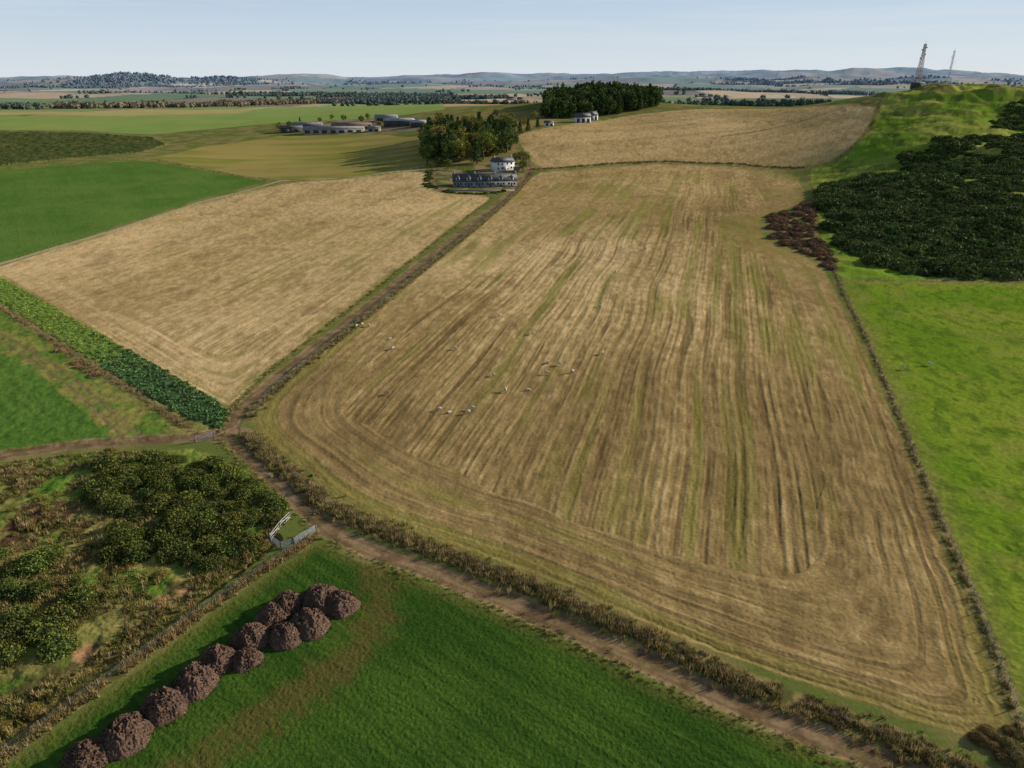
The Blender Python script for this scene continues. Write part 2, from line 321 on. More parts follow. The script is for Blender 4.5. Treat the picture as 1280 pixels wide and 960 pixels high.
# ------------------------------------------------------------------ mesh helpers
def mkmesh(name,V,F,cols=None,smoothf=False,mats=None):
    V=np.asarray(V,np.float32); F=np.asarray(F,np.int32); k=F.shape[1]
    me=bpy.data.meshes.new(name); me.vertices.add(len(V)); me.vertices.foreach_set('co',V.ravel())
    me.loops.add(F.size); me.loops.foreach_set('vertex_index',F.ravel())
    me.polygons.add(len(F)); me.polygons.foreach_set('loop_start',np.arange(0,F.size,k,dtype=np.int32))
    me.polygons.foreach_set('loop_total',np.full(len(F),k,np.int32))
    if smoothf: me.polygons.foreach_set('use_smooth',np.ones(len(F),bool))
    me.update(calc_edges=True)
    if cols is not None:
        a=me.color_attributes.new('Col','FLOAT_COLOR','POINT'); c=np.ones((len(V),4),np.float32); c[:,:cols.shape[1]]=cols; a.data.foreach_set('color',c.ravel())
    if mats: me.materials.append(mats)
    return me
def obj(name,me,loc=(0,0,0),rot=0,scale=1,parent=None):
    o=bpy.data.objects.new(name,me); sc.collection.objects.link(o); o.location=loc; o.rotation_euler=(0,0,rot)
    o.scale=(scale,)*3 if np.isscalar(scale) else scale
    if parent: o.parent=parent
    return o
def newmat(name):
    m=bpy.data.materials.new(name); m.use_nodes=True; nt=m.node_tree; return m,nt,nt.nodes['Principled BSDF']
def noise_mul(nt,colsock,scale,lo,hi,coord='Object'):
    tc=nt.nodes.new('ShaderNodeTexCoord'); nz=nt.nodes.new('ShaderNodeTexNoise'); nz.inputs['Scale'].default_value=scale; nz.inputs['Detail'].default_value=2
    nt.links.new(tc.outputs[coord],nz.inputs['Vector'])
    mr=nt.nodes.new('ShaderNodeMapRange'); mr.inputs[1].default_value=.3; mr.inputs[2].default_value=.7; mr.inputs[3].default_value=lo; mr.inputs[4].default_value=hi
    nt.links.new(nz.outputs['Fac'],mr.inputs[0])
    mu=nt.nodes.new('ShaderNodeVectorMath'); mu.operation='SCALE'; nt.links.new(colsock,mu.inputs[0]); nt.links.new(mr.outputs[0],mu.inputs['Scale'])
    return mu.outputs[0],nz.outputs['Fac']
def simple(name,c,rough=.8,scale=2.,lo=.8,hi=1.2,metal=0,bump=0):
    m,nt,b=newmat(name); rgb=nt.nodes.new('ShaderNodeRGB'); rgb.outputs[0].default_value=(*[float(v) for v in c],1)
    o,f=noise_mul(nt,rgb.outputs[0],scale,lo,hi); nt.links.new(o,b.inputs['Base Color']); b.inputs['Roughness'].default_value=rough; b.inputs['Metallic'].default_value=metal
    if bump:
        bp=nt.nodes.new('ShaderNodeBump'); bp.inputs['Strength'].default_value=bump; nt.links.new(f,bp.inputs['Height']); nt.links.new(bp.outputs[0],b.inputs['Normal'])
    return m
def attrmat(name,lo=.8,hi=1.2,scale=1.,rough=.9,spec=.15,transl=0):
    m,nt,b=newmat(name); at=nt.nodes.new('ShaderNodeAttribute'); at.attribute_name='Col'
    o,f=noise_mul(nt,at.outputs['Color'],scale,lo,hi); nt.links.new(o,b.inputs['Base Color'])
    b.inputs['Roughness'].default_value=rough; b.inputs['Specular IOR Level'].default_value=spec
    if transl:
        tr=nt.nodes.new('ShaderNodeBsdfTranslucent'); nt.links.new(o,tr.inputs['Color']); mx=nt.nodes.new('ShaderNodeMixShader'); mx.inputs[0].default_value=transl
        nt.links.new(b.outputs[0],mx.inputs[1]); nt.links.new(tr.outputs[0],mx.inputs[2]); nt.links.new(mx.outputs[0],nt.nodes['Material Output'].inputs['Surface'])
    return m,nt,b,at
gm,nt,b,at=attrmat('land_material',.86,1.14,2.2,.95,.0)
tc=nt.nodes.new('ShaderNodeTexCoord'); n2=nt.nodes.new('ShaderNodeTexNoise'); n2.inputs['Scale'].default_value=5.0; n2.inputs['Detail'].default_value=3; n2.inputs['Roughness'].default_value=.7
nt.links.new(tc.outputs['Object'],n2.inputs['Vector'])
bp=nt.nodes.new('ShaderNodeBump'); bp.inputs['Distance'].default_value=.12
mm=nt.nodes.new('ShaderNodeMath'); mm.operation='MULTIPLY'; mm.inputs[1].default_value=.75; nt.links.new(at.outputs['Alpha'],mm.inputs[0]); nt.links.new(mm.outputs[0],bp.inputs['Strength'])
nt.links.new(n2.outputs['Fac'],bp.inputs['Height']); nt.links.new(bp.outputs[0],b.inputs['Normal'])
idx=np.arange(N).reshape(nr,nc)
F=np.stack([idx[:-1,:-1],idx[:-1,1:],idx[1:,1:],idx[1:,:-1]],-1).reshape(-1,4)
cols=np.concatenate([C,(BUMP*(1-ss(150,600,Y)))[:,None].astype(np.float32)],1)
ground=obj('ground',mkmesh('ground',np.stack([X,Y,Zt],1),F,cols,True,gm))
print('ground',time.time()-T0)
# ------------------------------------------------------------------ vegetation
vegm,_,_,_=attrmat('foliage_material',.75,1.25,1.3,.85,.1,.1)
farm_,_,_,_=attrmat('far_foliage_material',.85,1.15,.2,.9,.0)
drym,_,_,_=attrmat('dry_grass_material',.8,1.2,2.,.9,.05,.25)
def ico(sub=1):
    import bmesh
    bm=bmesh.new(); bmesh.ops.create_icosphere(bm,subdivisions=sub,radius=1); V=np.array([v.co[:] for v in bm.verts]); Fx=np.array([[v.index for v in f.verts] for f in bm.faces]); bm.free(); return V,Fx
def leaves(cent,size,rng,flat=.0):
    n=len(cent); a=rng.normal(size=(n,3)); a/=np.linalg.norm(a,axis=1)[:,None]
    b=rng.normal(size=(n,3)); b-= (b*a).sum(1)[:,None]*a; b/=np.linalg.norm(b,axis=1)[:,None]
    s=(size*rng.uniform(.6,1.4,n))[:,None]
    V=np.stack([cent-a*s*.6-b*s*.5,cent+a*s*.7-b*s*.3,cent+b*s*.8],1).reshape(-1,3)
    return V,np.arange(3*n).reshape(-1,3)
def bush_t(seed,nl,ls,cdark,clite,squash=.75,spiky=.25):
    rng=np.random.default_rng(seed); V,Fx=ico(3 if nl>600 else (2 if nl>200 else 1))
    lump=.66+.46*fbm(V[:,0]*1.9+5+seed,V[:,1]*1.9+V[:,2]*2.1+5,3,seed)
    core=V*lump[:,None]*np.array([1,1,squash]); 
    d=rng.normal(size=(nl,3)); d[:,2]=np.abs(d[:,2])*.9; d/=np.linalg.norm(d,axis=1)[:,None]
    lu=.66+.46*fbm(d[:,0]*1.9+5+seed,d[:,1]*1.9+d[:,2]*2.1+5,3,seed)
    c=d*(lu*rng.uniform(.92,1.0+spiky,nl))[:,None]*np.array([1,1,squash])
    LV,LF=leaves(c,np.full(nl,ls),rng)
    t=np.repeat(rng.random(nl)*.7+.3*vn(c[:,0]*3+9,c[:,1]*3+c[:,2]*3+9,seed),3)
    lc=cdark+(clite-cdark)*t[:,None]; cc=np.tile(cdark*.9,(len(core),1))
    return np.vstack([core,LV]),np.vstack([Fx,LF+len(core)]),np.vstack([cc,lc])
def scatter(name,temps,P,S,mat,seed=1,sink=.1,cj=.25,zs=None):
    rng=np.random.default_rng(seed); VV=[];FF=[];CC=[];off=0
    z=height(P[:,0],P[:,1]); ch=rng.integers(0,len(temps),len(P))
    for t,(TV,TF,TC) in enumerate(temps):
        k=np.nonzero(ch==t)[0]
        if not len(k): continue
        a=rng.uniform(0,6.283,len(k)); ca,sa=np.cos(a)[:,None],np.sin(a)[:,None]; s=S[k][:,None]
        hs=s*(rng.uniform(.8,1.2,len(k))[:,None] if zs is None else zs)
        vx=(TV[None,:,0]*ca-TV[None,:,1]*sa)*s+P[k,0][:,None]; vy=(TV[None,:,0]*sa+TV[None,:,1]*ca)*s+P[k,1][:,None]
        vz=TV[None,:,2]*hs+z[k][:,None]-sink*s
        V=np.stack([vx,vy,vz],-1).reshape(-1,3); Fx=(TF[None]+ (np.arange(len(k))*len(TV))[:,None,None]).reshape(-1,3)+off
        cc=(TC[None]*rng.uniform(1-cj,1+cj,(len(k),1,1))*(1+rng.uniform(-.08,.08,(len(k),1,3)))).reshape(-1,3)
        VV.append(V);FF.append(Fx);CC.append(cc); off+=len(V)
    return obj(name,mkmesh(name,np.vstack(VV),np.vstack(FF),np.vstack(CC),False,mat))
def sample(P,n,rng,gate=None):
    out=[];tot=0;lo=P.min(0);hi=P.max(0)
    for _ in range(200):
        q=rng.uniform(lo,hi,(n*2,2)); s=inpoly(q[:,0],q[:,1],P)>0
        if gate is not None: s&=gate(q)
        q=q[s]; out.append(q); tot+=len(q)
        if tot>=n: break
    return np.vstack(out)[:n]
def tuft_t(seed,nb,h,w,c1,c2):
    rng=np.random.default_rng(seed); b=rng.normal(size=(nb,2))*.22; a=rng.uniform(0,6.28,nb); l=rng.normal(size=(nb,2))*.25*h; hh=h*rng.uniform(.5,1.2,nb)
    dx=np.cos(a)*w;dy=np.sin(a)*w; z0=np.zeros(nb)-.05
    V=np.stack([np.stack([b[:,0]-dx,b[:,1]-dy,z0],1),np.stack([b[:,0]+dx,b[:,1]+dy,z0],1),np.stack([b[:,0]+l[:,0],b[:,1]+l[:,1],hh],1)],1).reshape(-1,3)
    t=np.repeat(rng.random(nb),3); t[2::3]=np.minimum(1,t[2::3]+.3)
    return V,np.arange(3*nb).reshape(-1,3),c1+(c2-c1)*t[:,None]
dryT=[tuft_t(s,16,.75,.07,A(104,92,56),A(172,152,104)) for s in range(4)]
grnT=[tuft_t(s+9,14,.5,.07,A(72,88,36),A(118,122,58)) for s in range(3)]
brnT=[tuft_t(s+19,16,.7,.08,A(72,64,40),A(116,102,64)) for s in range(2)]
def along(P,dens_,half,rng,jit=None):
    seg=np.linalg.norm(np.diff(P,axis=0),axis=1); cum=np.append(0,np.cumsum(seg)); L=cum[-1]; n=int(L*dens_)
    t=rng.uniform(0,L,n); k=np.clip(np.searchsorted(cum,t)-1,0,len(seg)-1); f=((t-cum[k])/seg[k])[:,None]
    q=P[k]*(1-f)+P[k+1]*f; d=(P[k+1]-P[k])/seg[k][:,None]; nrm=np.stack([-d[:,1],d[:,0]],1)
    return q+nrm*(rng.normal(size=n)*half*.5)[:,None]
def verges(name,P,dn,half,size,T,seed):
    rng=np.random.default_rng(seed); q=along(P,dn,half,rng); g=fbm(q[:,0]/2.5,q[:,1]/2.5,3,seed)
    k=g>.30; q=q[k]; g=g[k]
    return scatter(name,T,q,size*(.45+g)*rng.uniform(.6,1.2,len(q)),drym,seed,0,.25)
verges('dry_grass_verge',verge,40,1.6,.9,dryT+grnT[:2]+brnT,1)
verges('dry_grass_verge',vergeup,14,1.1,.8,dryT[:3]+grnT[:1]+brnT,2)
verges('dry_grass_verge',vergeup2,5,.9,.6,dryT[:2]+grnT+brnT[:1],3)
verges('dry_grass_verge',rfenceP[rfenceP[:,1]<240],8,.6,.6,dryT[:3]+grnT+brnT[:1],4)
verges('dry_grass_verge',fencefgP,24,.8,.8,dryT+brnT[:1],5)
verges('dry_grass_verge',ditchP,9,2.4,.8,dryT[:2]+grnT+brnT[:1],6)
verges('dry_grass_verge',kfence,14,1.0,.8,dryT[:3]+grnT[:1]+brnT[:1],7)
verges('dry_grass_verge',G([(662,212),(700,210),(760,204.5),(830,201.5),(920,204),(1009,209)]),4,1.5,1.3,dryT[:2]+brnT,8)
verges('grass_verge',trackP[trackP[:,1]<130]+np.array([-1.2,-1.5]),6,1.2,.5,grnT+dryT[:1],9)
rng=np.random.default_rng(21)
q=sample(scrubP,11000,rng,lambda q:(fbm(q[:,0]/5,q[:,1]/5,4,93)>.45))
scatter('rough_grass',grnT+dryT[:2]+brnT,q,rng.uniform(.4,1.1,len(q)),drym,3,0)
# gorse
gD,gL=A(46,56,26),A(114,118,52)
gT=[bush_t(s,1500,.085,gD,gL,.85) for s in range(5)]
gTb=[bush_t(s+5,1500,.085,A(80,74,38),A(146,130,68),.7) for s in range(3)]
bx=G([(130,580),(200,576),(270,580),(330,612),(352,645),(318,690),(260,710),(200,706),(135,702),(145,650),(118,615)])
q=sample(bx,190,rng); 
scatter('gorse_thicket',gT,q,rng.uniform(.9,2.4,len(q)),vegm,5,.12)
q=G([(20,720),(60,735),(30,770),(80,775),(110,760),(15,820),(50,800),(95,730),(60,700),(0,740),(10,690),(70,810),(35,745),(10,780),(85,755),(25,795),(45,715),(100,745)])+rng.normal(size=(18,2))*.5
scatter('gorse_thicket',gT,q,rng.uniform(1.3,2.5,len(q)),vegm,6,.12)
q=np.vstack([G([(130,720),(150,715),(118,735),(165,735),(140,745),(105,690),(90,668),(60,640),(200,720),(15,640),(5,620)]),sample(scrubP,80,rng)])
scatter('bracken_patch',gTb,q,rng.uniform(.5,1.3,len(q)),vegm,7,.15)
# right-hand gorse
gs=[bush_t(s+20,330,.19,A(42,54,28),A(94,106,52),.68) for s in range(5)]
R1=smooth(G([(1028,235),(1060,224),(1130,222),(1200,230),(1300,232),(1420,235),(1420,350),(1280,348),(1180,346),(1120,340),(1075,322),(1040,300),(1030,270)]),1,True)
R2=smooth(G([(1125,185),(1180,174),(1280,170),(1400,172),(1400,226),(1280,226),(1200,225),(1140,215)]),1,True)
q=sample(R1,2200,rng,lambda q:fbm(q[:,0]/14,q[:,1]/14,3,201)>.31); scatter('gorse_as_hill_shadow',gs,q,rng.uniform(1.5,2.6,len(q))+2.4*ss(.4,.7,vn(q[:,0]/7,q[:,1]/7,7)),vegm,11,.15,.35)
q=sample(R2,1200,rng,lambda q:fbm(q[:,0]/14,q[:,1]/14,3,201)>.37); scatter('gorse_as_hill_shadow',gs,q,rng.uniform(1.5,2.4,len(q))+2.0*ss(.4,.7,vn(q[:,0]/7,q[:,1]/7,7)),vegm,12,.15,.35)
q=sample(G([(1240,152),(1256,132),(1290,126),(1350,130),(1350,162),(1270,163),(1244,160)]),260,rng); scatter('gorse_as_hill_shadow',gs,q,rng.uniform(1.8,3.0,len(q)),vegm,13,.15)  # dark bushes added in place of the mound's shadow on this slope
rb=[bush_t(s+30,380,.15,A(84,62,46),A(142,112,82),.7) for s in range(3)]
q=sample(G([(957,268),(990,262),(1015,250),(1020,300),(1035,325),(1000,315),(965,300)]),190,rng); scatter('bramble_scrub',rb,q,rng.uniform(.9,2.2,len(q)),vegm,14,.15)
q=sample(G([(1015,300),(1035,305),(1045,330),(1040,345),(1025,330)]),25,rng); scatter('bramble_scrub',rb,q,rng.uniform(1.0,2.0,len(q)),vegm,15,.15)
q=G([(75,440),(85,447),(95,455),(105,462),(112,466),(120,470),(98,460)]); scatter('bramble_scrub',[bush_t(61,900,.1,A(90,70,48),A(160,130,96),.6)],q,rng.uniform(1.0,1.8,len(q)),vegm,16,.15)
q=G([(1235,915),(1250,925),(1265,935),(1240,935),(1222,925),(1262,915),(1270,948),(1255,948)]); scatter('bramble_scrub',[bush_t(71,1500,.08,A(86,76,42),A(148,130,82),.8)],q,rng.uniform(.6,1.1,len(q)),vegm,18,.1)
q=along(G([(538,214),(534,232),(560,241),(600,243),(632,240)]),.5,2,rng); scatter('garden_hedge',gs,q,rng.uniform(.9,1.8,len(q)),vegm,22,.1)
# kale
kt=[bush_t(s+40,60,.42,A(56,82,46),A(104,130,80),.7,.35) for s in range(4)]
kt2=[bush_t(s+45,60,.4,A(88,112,44),A(142,154,76),.7,.35) for s in range(3)]
q=sample(kaleP,4600,rng); far_=q[:,0]+rng.normal(size=len(q))*7<-92
scatter('kale_crop',kt,q[~far_],rng.uniform(.25,.75,(~far_).sum()),vegm,19,.0,.35)
scatter('kale_crop',kt2,q[far_],rng.uniform(.25,.6,far_.sum()),vegm,20,.0,.35)
print('veg',time.time()-T0)
# ------------------------------------------------------------------ trees
def tube(p0,p1,r0,r1,k=6):
    p0=np.array(p0,float);p1=np.array(p1,float); d=p1-p0; d/=np.linalg.norm(d)+1e-9; u=np.cross(d,[.3,.9,.2]); u/=np.linalg.norm(u); w=np.cross(d,u)
    a=np.arange(k)*2*np.pi/k; ring=np.cos(a)[:,None]*u+np.sin(a)[:,None]*w
    V=np.vstack([p0+ring*r0,p1+ring*r1]); Fx=[]
    for i in range(k):
        j=(i+1)%k; Fx+=[[i,j,k+j],[i,k+j,k+i]]
    return V,np.array(Fx)
def join(parts):
    VV=[];FF=[];CC=[];o=0
    for V,Fx,c in parts:
        VV.append(V);FF.append(Fx+o);CC.append(np.tile(c,(len(V),1)) if np.ndim(c)==1 else c);o+=len(V)
    return np.vstack(VV),np.vstack(FF),np.vstack(CC)
bark=A(84,72,56)
def broad(seed,c1,c2,h=1.0,mm_=48,ls=.036):
    rng=np.random.default_rng(seed); parts=[]; parts.append((*tube((0,0,0),(.02,.01,.35),.035,.024),bark)); parts.append((*tube((.02,.01,.35),(.0,.03,.75),.024,.008),bark))
    cl=[]
    for i in range(8):
        a=i*2.4+rng.uniform(0,1); z0=rng.uniform(.2,.55); r=rng.uniform(.18,.34); e_=(math.cos(a)*r,math.sin(a)*r,z0+rng.uniform(.08,.28)); parts.append((*tube((.01,.01,z0),e_,.012,.004,5),bark)); cl.append(e_)
    for i in range(28):
        d=rng.normal(size=3); d/=np.linalg.norm(d); r=rng.uniform(.45,1)**.5; cl.append((d[0]*.34*r,d[1]*.34*r,.57+d[2]*.38*r))
    for c in cl:
        m=mm_; d=rng.normal(size=(m,3)); d/=np.linalg.norm(d,axis=1)[:,None]; q=np.array(c)+d*(rng.uniform(.06,.13)*rng.uniform(.5,1,m)**.5)[:,None]
        V,Fx=leaves(q,np.full(m,ls),rng); t=rng.uniform(0,.5)+rng.random(m)*.5; parts.append((V,Fx,c1+(c2-c1)*np.repeat(t,3)[:,None]))
    return join(parts)
def conif(seed,c1,c2,wd=.24,m=11,ls=.034):
    rng=np.random.default_rng(seed); parts=[(*tube((0,0,0),(0,0,.98),.022,.003),bark)]
    for i in range(16):
        z=.14+.82*i/16; R=wd*(1-(z-.1)/.95)**.8+.01
        for j in range(7):
            a=j*.9+i*1.3+rng.uniform(0,.4); r=R*rng.uniform(.75,1.15); e_=np.array([math.cos(a)*r,math.sin(a)*r,z-r*.25])
            if j%2==0: parts.append((*tube((0,0,z),e_,.005,.002,3),bark))
            f=rng.uniform(.25,1,m)[:,None]; q=np.array([0,0,z])*(1-f)+e_*f+rng.normal(size=(m,3))*.016
            V,Fx=leaves(q,np.full(m,ls),rng); t=rng.random(m); parts.append((V,Fx,c1+(c2-c1)*np.repeat(t,3)[:,None]))
    return join(parts)
def tmesh(t,name): return mkmesh(name,t[0],t[1],t[2],False,vegm)
BT=[tmesh(broad(1,A(58,72,30),A(130,134,60)),'oak'),tmesh(broad(2,A(72,80,34),A(154,146,68)),'ash'),tmesh(broad(3,A(50,64,32),A(110,124,58)),'syc'),tmesh(broad(4,A(84,76,38),A(156,136,72)),'beech')]
CT=[tmesh(conif(11,A(34,50,28),A(86,104,54)),'spruce'),tmesh(conif(12,A(36,50,32),A(90,108,58)),'spruce2'),tmesh(conif(13,A(42,52,30),A(100,110,56)),'pine')]
def put_trees(P,hlo,hhi,pc,rng):
    z=height(P[:,0],P[:,1])
    for k in range(len(P)):
        h=rng.uniform(hlo,hhi)
        if rng.random()<pc: obj('conifer_tree',CT[rng.integers(3)],(P[k,0],P[k,1],z[k]-.2),rng.uniform(0,6),(h*1.15,h*1.15,h*1.05))
        else: obj('broadleaf_tree',BT[[0,2,1,2,0,3][rng.integers(6)]],(P[k,0],P[k,1],z[k]-.2),rng.uniform(0,6),(h*1.05,h*1.05,h))
rng=np.random.default_rng(33)
wp=G([(530,172),(560,168),(600,168),(640,168),(646,186),(632,193),(608,196),(600,205),(568,208),(534,206)])
put_trees(sample(wp,100,rng),12,20,.4,rng)
put_trees(G([(651,196),(657,204),(646,204),(640,160),(548,208),(540,212),(560,212),(654,214)])+0,4,9,.3,rng)
put_trees(G([(650,168),(660,165),(672,160),(640,150),(620,148),(655,158),(668,150)]),7,11,.3,rng)
# plantation
pp=np.array([cpt(680,152,705)[:2],cpt(720,149,725)[:2],cpt(822,138,785)[:2],cpt(822,122,900)[:2],cpt(750,120,900)[:2],cpt(684,128,860)[:2]])
q=sample(pp,750,rng)
scatter('conifer_plantation',[conif(s+70,A(34,48,28),A(84,102,52),.3,7,.05) for s in range(2)]+[broad(s+75,A(38,52,28),A(92,106,52),1,16,.06) for s in range(2)],q,rng.uniform(13,18,len(q)),vegm,31,0,.3)
# far woods
def fart(seed,c1,c2):
    rng=np.random.default_rng(seed); V,Fx=ico(1); V=V*(.75+.4*rng.random((len(V),1)))*np.array([.46,.46,.42])+np.array([0,0,.42]); 
    d=rng.normal(size=(30,3)); d/=np.linalg.norm(d,axis=1)[:,None]; q=d*np.array([.5,.5,.46])*rng.uniform(.7,1.1,(30,1))+np.array([0,0,.45]); LV,LF=leaves(q,np.full(30,.2),rng)
    cc=c1+(c2-c1)*np.repeat(rng.random(30),3)[:,None]
    return join([(V,Fx,c1*.8+c2*.2),(LV,LF,cc)])
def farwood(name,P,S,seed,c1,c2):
    t=(1-math.exp(-max(float(P[:,1].mean())-900,0)/HZL))*.93; f=lambda c:c*(1-t)+HZC*t  # distance haze blended into the tree colours
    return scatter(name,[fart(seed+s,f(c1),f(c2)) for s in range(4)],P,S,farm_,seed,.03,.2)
wl=G([(40,137),(120,136),(200,135),(300,132),(380,130),(425,126)]); q=along(wl,.36,45,rng); q[:,1]+=40
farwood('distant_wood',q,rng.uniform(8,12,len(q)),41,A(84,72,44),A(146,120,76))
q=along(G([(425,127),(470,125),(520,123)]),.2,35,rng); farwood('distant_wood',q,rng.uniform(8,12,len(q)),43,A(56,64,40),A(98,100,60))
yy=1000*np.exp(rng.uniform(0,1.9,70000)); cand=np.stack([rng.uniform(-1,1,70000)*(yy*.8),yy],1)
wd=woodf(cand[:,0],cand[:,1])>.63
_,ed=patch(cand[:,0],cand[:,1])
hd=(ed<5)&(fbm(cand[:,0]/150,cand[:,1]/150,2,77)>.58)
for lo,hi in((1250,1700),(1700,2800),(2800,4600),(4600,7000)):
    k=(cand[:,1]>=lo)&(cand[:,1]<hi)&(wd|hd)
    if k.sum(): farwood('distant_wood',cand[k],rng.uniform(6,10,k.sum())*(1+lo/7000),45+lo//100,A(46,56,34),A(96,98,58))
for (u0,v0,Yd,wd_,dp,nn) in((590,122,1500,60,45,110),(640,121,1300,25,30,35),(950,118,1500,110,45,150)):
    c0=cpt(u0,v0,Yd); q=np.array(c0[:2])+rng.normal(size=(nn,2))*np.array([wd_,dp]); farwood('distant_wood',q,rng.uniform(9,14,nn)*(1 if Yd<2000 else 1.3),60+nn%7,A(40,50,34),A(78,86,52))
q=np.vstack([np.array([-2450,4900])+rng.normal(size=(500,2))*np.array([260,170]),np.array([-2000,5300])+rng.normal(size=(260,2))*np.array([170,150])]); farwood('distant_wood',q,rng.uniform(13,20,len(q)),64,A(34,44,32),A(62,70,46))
print('trees',time.time()-T0)
# ------------------------------------------------------------------ manure heaps
m_heap,nt,b=newmat('manure_material')
tc=nt.nodes.new('ShaderNodeTexCoord'); nz=nt.nodes.new('ShaderNodeTexNoise'); nz.inputs['Scale'].default_value=6; nz.inputs['Detail'].default_value=7; nz.inputs['Roughness'].default_value=.85
nt.links.new(tc.outputs['Object'],nz.inputs['Vector']); cr=nt.nodes.new('ShaderNodeValToRGB'); e_=cr.color_ramp.elements
e_[0].position=.36; e_[0].color=(.034,.021,.014,1); e_[1].position=.68; e_[1].color=(.56,.41,.31,1); x_=e_.new(.54); x_.color=(.17,.10,.068,1)
nt.links.new(nz.outputs['Fac'],cr.inputs[0]); nt.links.new(cr.outputs[0],b.inputs['Base Color']); b.inputs['Roughness'].default_value=.95; b.inputs['Specular IOR Level'].default_value=.1
bp=nt.nodes.new('ShaderNodeBump'); bp.inputs['Strength'].default_value=1; bp.inputs['Distance'].default_value=.2; nt.links.new(nz.outputs['Fac'],bp.inputs['Height']); nt.links.new(bp.outputs[0],b.inputs['Normal'])
heaps=[(110,948,2.3,1.5),(158,920,2.5,2.1),(205,886,2.4,2.0),(243,855,2.4,2.0),(274,828,2.2,1.9),(308,826,1.7,1.3),(313,800,2.2,1.8),(343,772,2.1,1.7),(360,758,2.1,1.8),(357,796,2.1,1.6),(386,782,2.5,1.9),(400,752,2.6,1.9),(425,756,2.3,1.6)]
for k,(u,v,r,hh) in enumerate(heaps):
    P=G([(u,v)])[0]; g=90; a=np.linspace(-1.15,1.15,g); gx,gy=np.meshgrid(a,a); rr=np.hypot(gx,gy); an=np.arctan2(gy,gx)
    edge=1+.16*(vn(np.cos(an)*1.6+5+k*3,np.sin(an)*1.6+5,k)-.5)*2
    q=np.clip(1-(rr/edge)**1.7,0,1)**.85
    nz_=(fbm(gx*4+k*7+20,gy*4+20,4,k)-.5)*.6+(vn(gx*17+60,gy*17+50,k)-.5)*.26
    z=q*hh*(1+nz_*.8)+(q>0)*(nz_*.5+.05)-.15*(q<=0)
    V=np.stack([gx*r,gy*r,z],-1).reshape(-1,3); ii=np.arange(g*g).reshape(g,g); Fq=np.stack([ii[:-1,:-1],ii[:-1,1:],ii[1:,1:],ii[1:,:-1]],-1).reshape(-1,4)
    keep=(V[Fq][:,:,2].max(1)>-.12); Fq=Fq[keep]
    rngk=np.random.default_rng(k); nn=420; ang=rngk.uniform(0,6.28,nn); rad=r*rngk.uniform(.1,1.15,nn)**.7; cxx=np.cos(ang)*rad; cyy=np.sin(ang)*rad; cz=np.clip(1-(rad/r)**1.7,0,1)**.85*hh+.05
    LV,LF=leaves(np.stack([cxx,cyy,cz],1),np.full(nn,.17),rngk)
    me=mkmesh('heap',V,Fq,None,False,m_heap); o=obj('manure_heap',me,(P[0],P[1],float(height(P[0:1],P[1:2])[0])),k*1.3)
    cl=obj('clods',mkmesh('clods',LV,LF,None,False,m_heap),(0,0,0),0,1,o)
# ------------------------------------------------------------------ boxes and buildings
def box(x0,x1,y0,y1,z0,z1):
    V=np.array([(x,y,z) for z in(z0,z1) for (x,y) in((x0,y0),(x1,y0),(x1,y1),(x0,y1))],float)
    Fx=np.array([(0,3,2,1),(4,5,6,7),(0,1,5,4),(1,2,6,5),(2,3,7,6),(3,0,4,7)]); return V,Fx
def part(name,boxes,mat,parent):
    VV=[];FF=[];o=0
    for V,Fx in boxes: VV.append(V);FF.append(Fx+o);o+=len(V)
    return obj(name,mkmesh(name,np.vstack(VV),np.vstack(FF),None,False,mat),parent=parent)
def gable(x0,x1,y0,y1,z0,zr,ax='x',ov=.3):
    if ax=='x':
        ym=(y0+y1)/2; V=[(x0-ov,y0-ov,z0-.12),(x1+ov,y0-ov,z0-.12),(x1+ov,y1+ov,z0-.12),(x0-ov,y1+ov,z0-.12),(x0-ov,ym,zr),(x1+ov,ym,zr),(x1+ov,ym+.02,zr),(x0-ov,ym+.02,zr)]
    else:
        xm=(x0+x1)/2; V=[(x0-ov,y0-ov,z0-.12),(x1+ov,y0-ov,z0-.12),(x1+ov,y1+ov,z0-.12),(x0-ov,y1+ov,z0-.12),(xm,y0-ov,zr),(xm+.02,y0-ov,zr),(xm+.02,y1+ov,zr),(xm,y1+ov,zr)]
    return np.array(V,float),np.array([(0,3,2,1),(4,5,6,7),(0,1,5,4),(1,2,6,5),(2,3,7,6),(3,0,4,7)])
white=simple('white_harl',(.72,.72,.70),.85,1.5,.9,1.08); cream=simple('cream_wall',(.34,.30,.24),.85,1.5); slate=simple('slate_roof',(.07,.073,.08),.6,3,.7,1.3); glass=simple('window_glass',(.03,.04,.05),.08,1); stone=simple('stone',(.3,.26,.21),.9,3,.7,1.3,0,.3)
greyw=simple('grey_render',(.26,.26,.27),.85,1.5)
tin=simple('tin_roof',(.24,.23,.22),.75,.4,.7,1.25); fibre=simple('fibre_cement_roof',(.22,.21,.19),.8,.5,.7,1.2); dkshed=simple('dark_cladding',(.055,.055,.05),.8,1); galv=simple('galvanised_steel',(.5,.52,.53),.4,4,.85,1.1,.6); timber=simple('weathered_timber',(.22,.18,.14),.9,5,.7,1.3); rusty=simple('rust_roof',(.22,.14,.1),.85,1,.7,1.3); tinw=simple('pale_tin_roof',(.36,.35,.34),.75,.4,.8,1.15)
def bld(name,u,v,rot,Y=None):
    P=G([(u,v)])[0]; o=bpy.data.objects.new(name,None); sc.collection.objects.link(o); o.location=(P[0],P[1],float(height(P[0:1],P[1:2])[0])); o.rotation_euler=(0,0,rot); return o
o=bld('cottage_row',606,232,.06)
L=19
part('walls',[box(-L,L,-3.6,3.6,-1,3.0)],greyw,o); part('roof',[gable(-L,L,-3.6,3.6,3.0,7.2)],slate,o)
dw=[];dr=[];gl=[];ch=[];door=[]
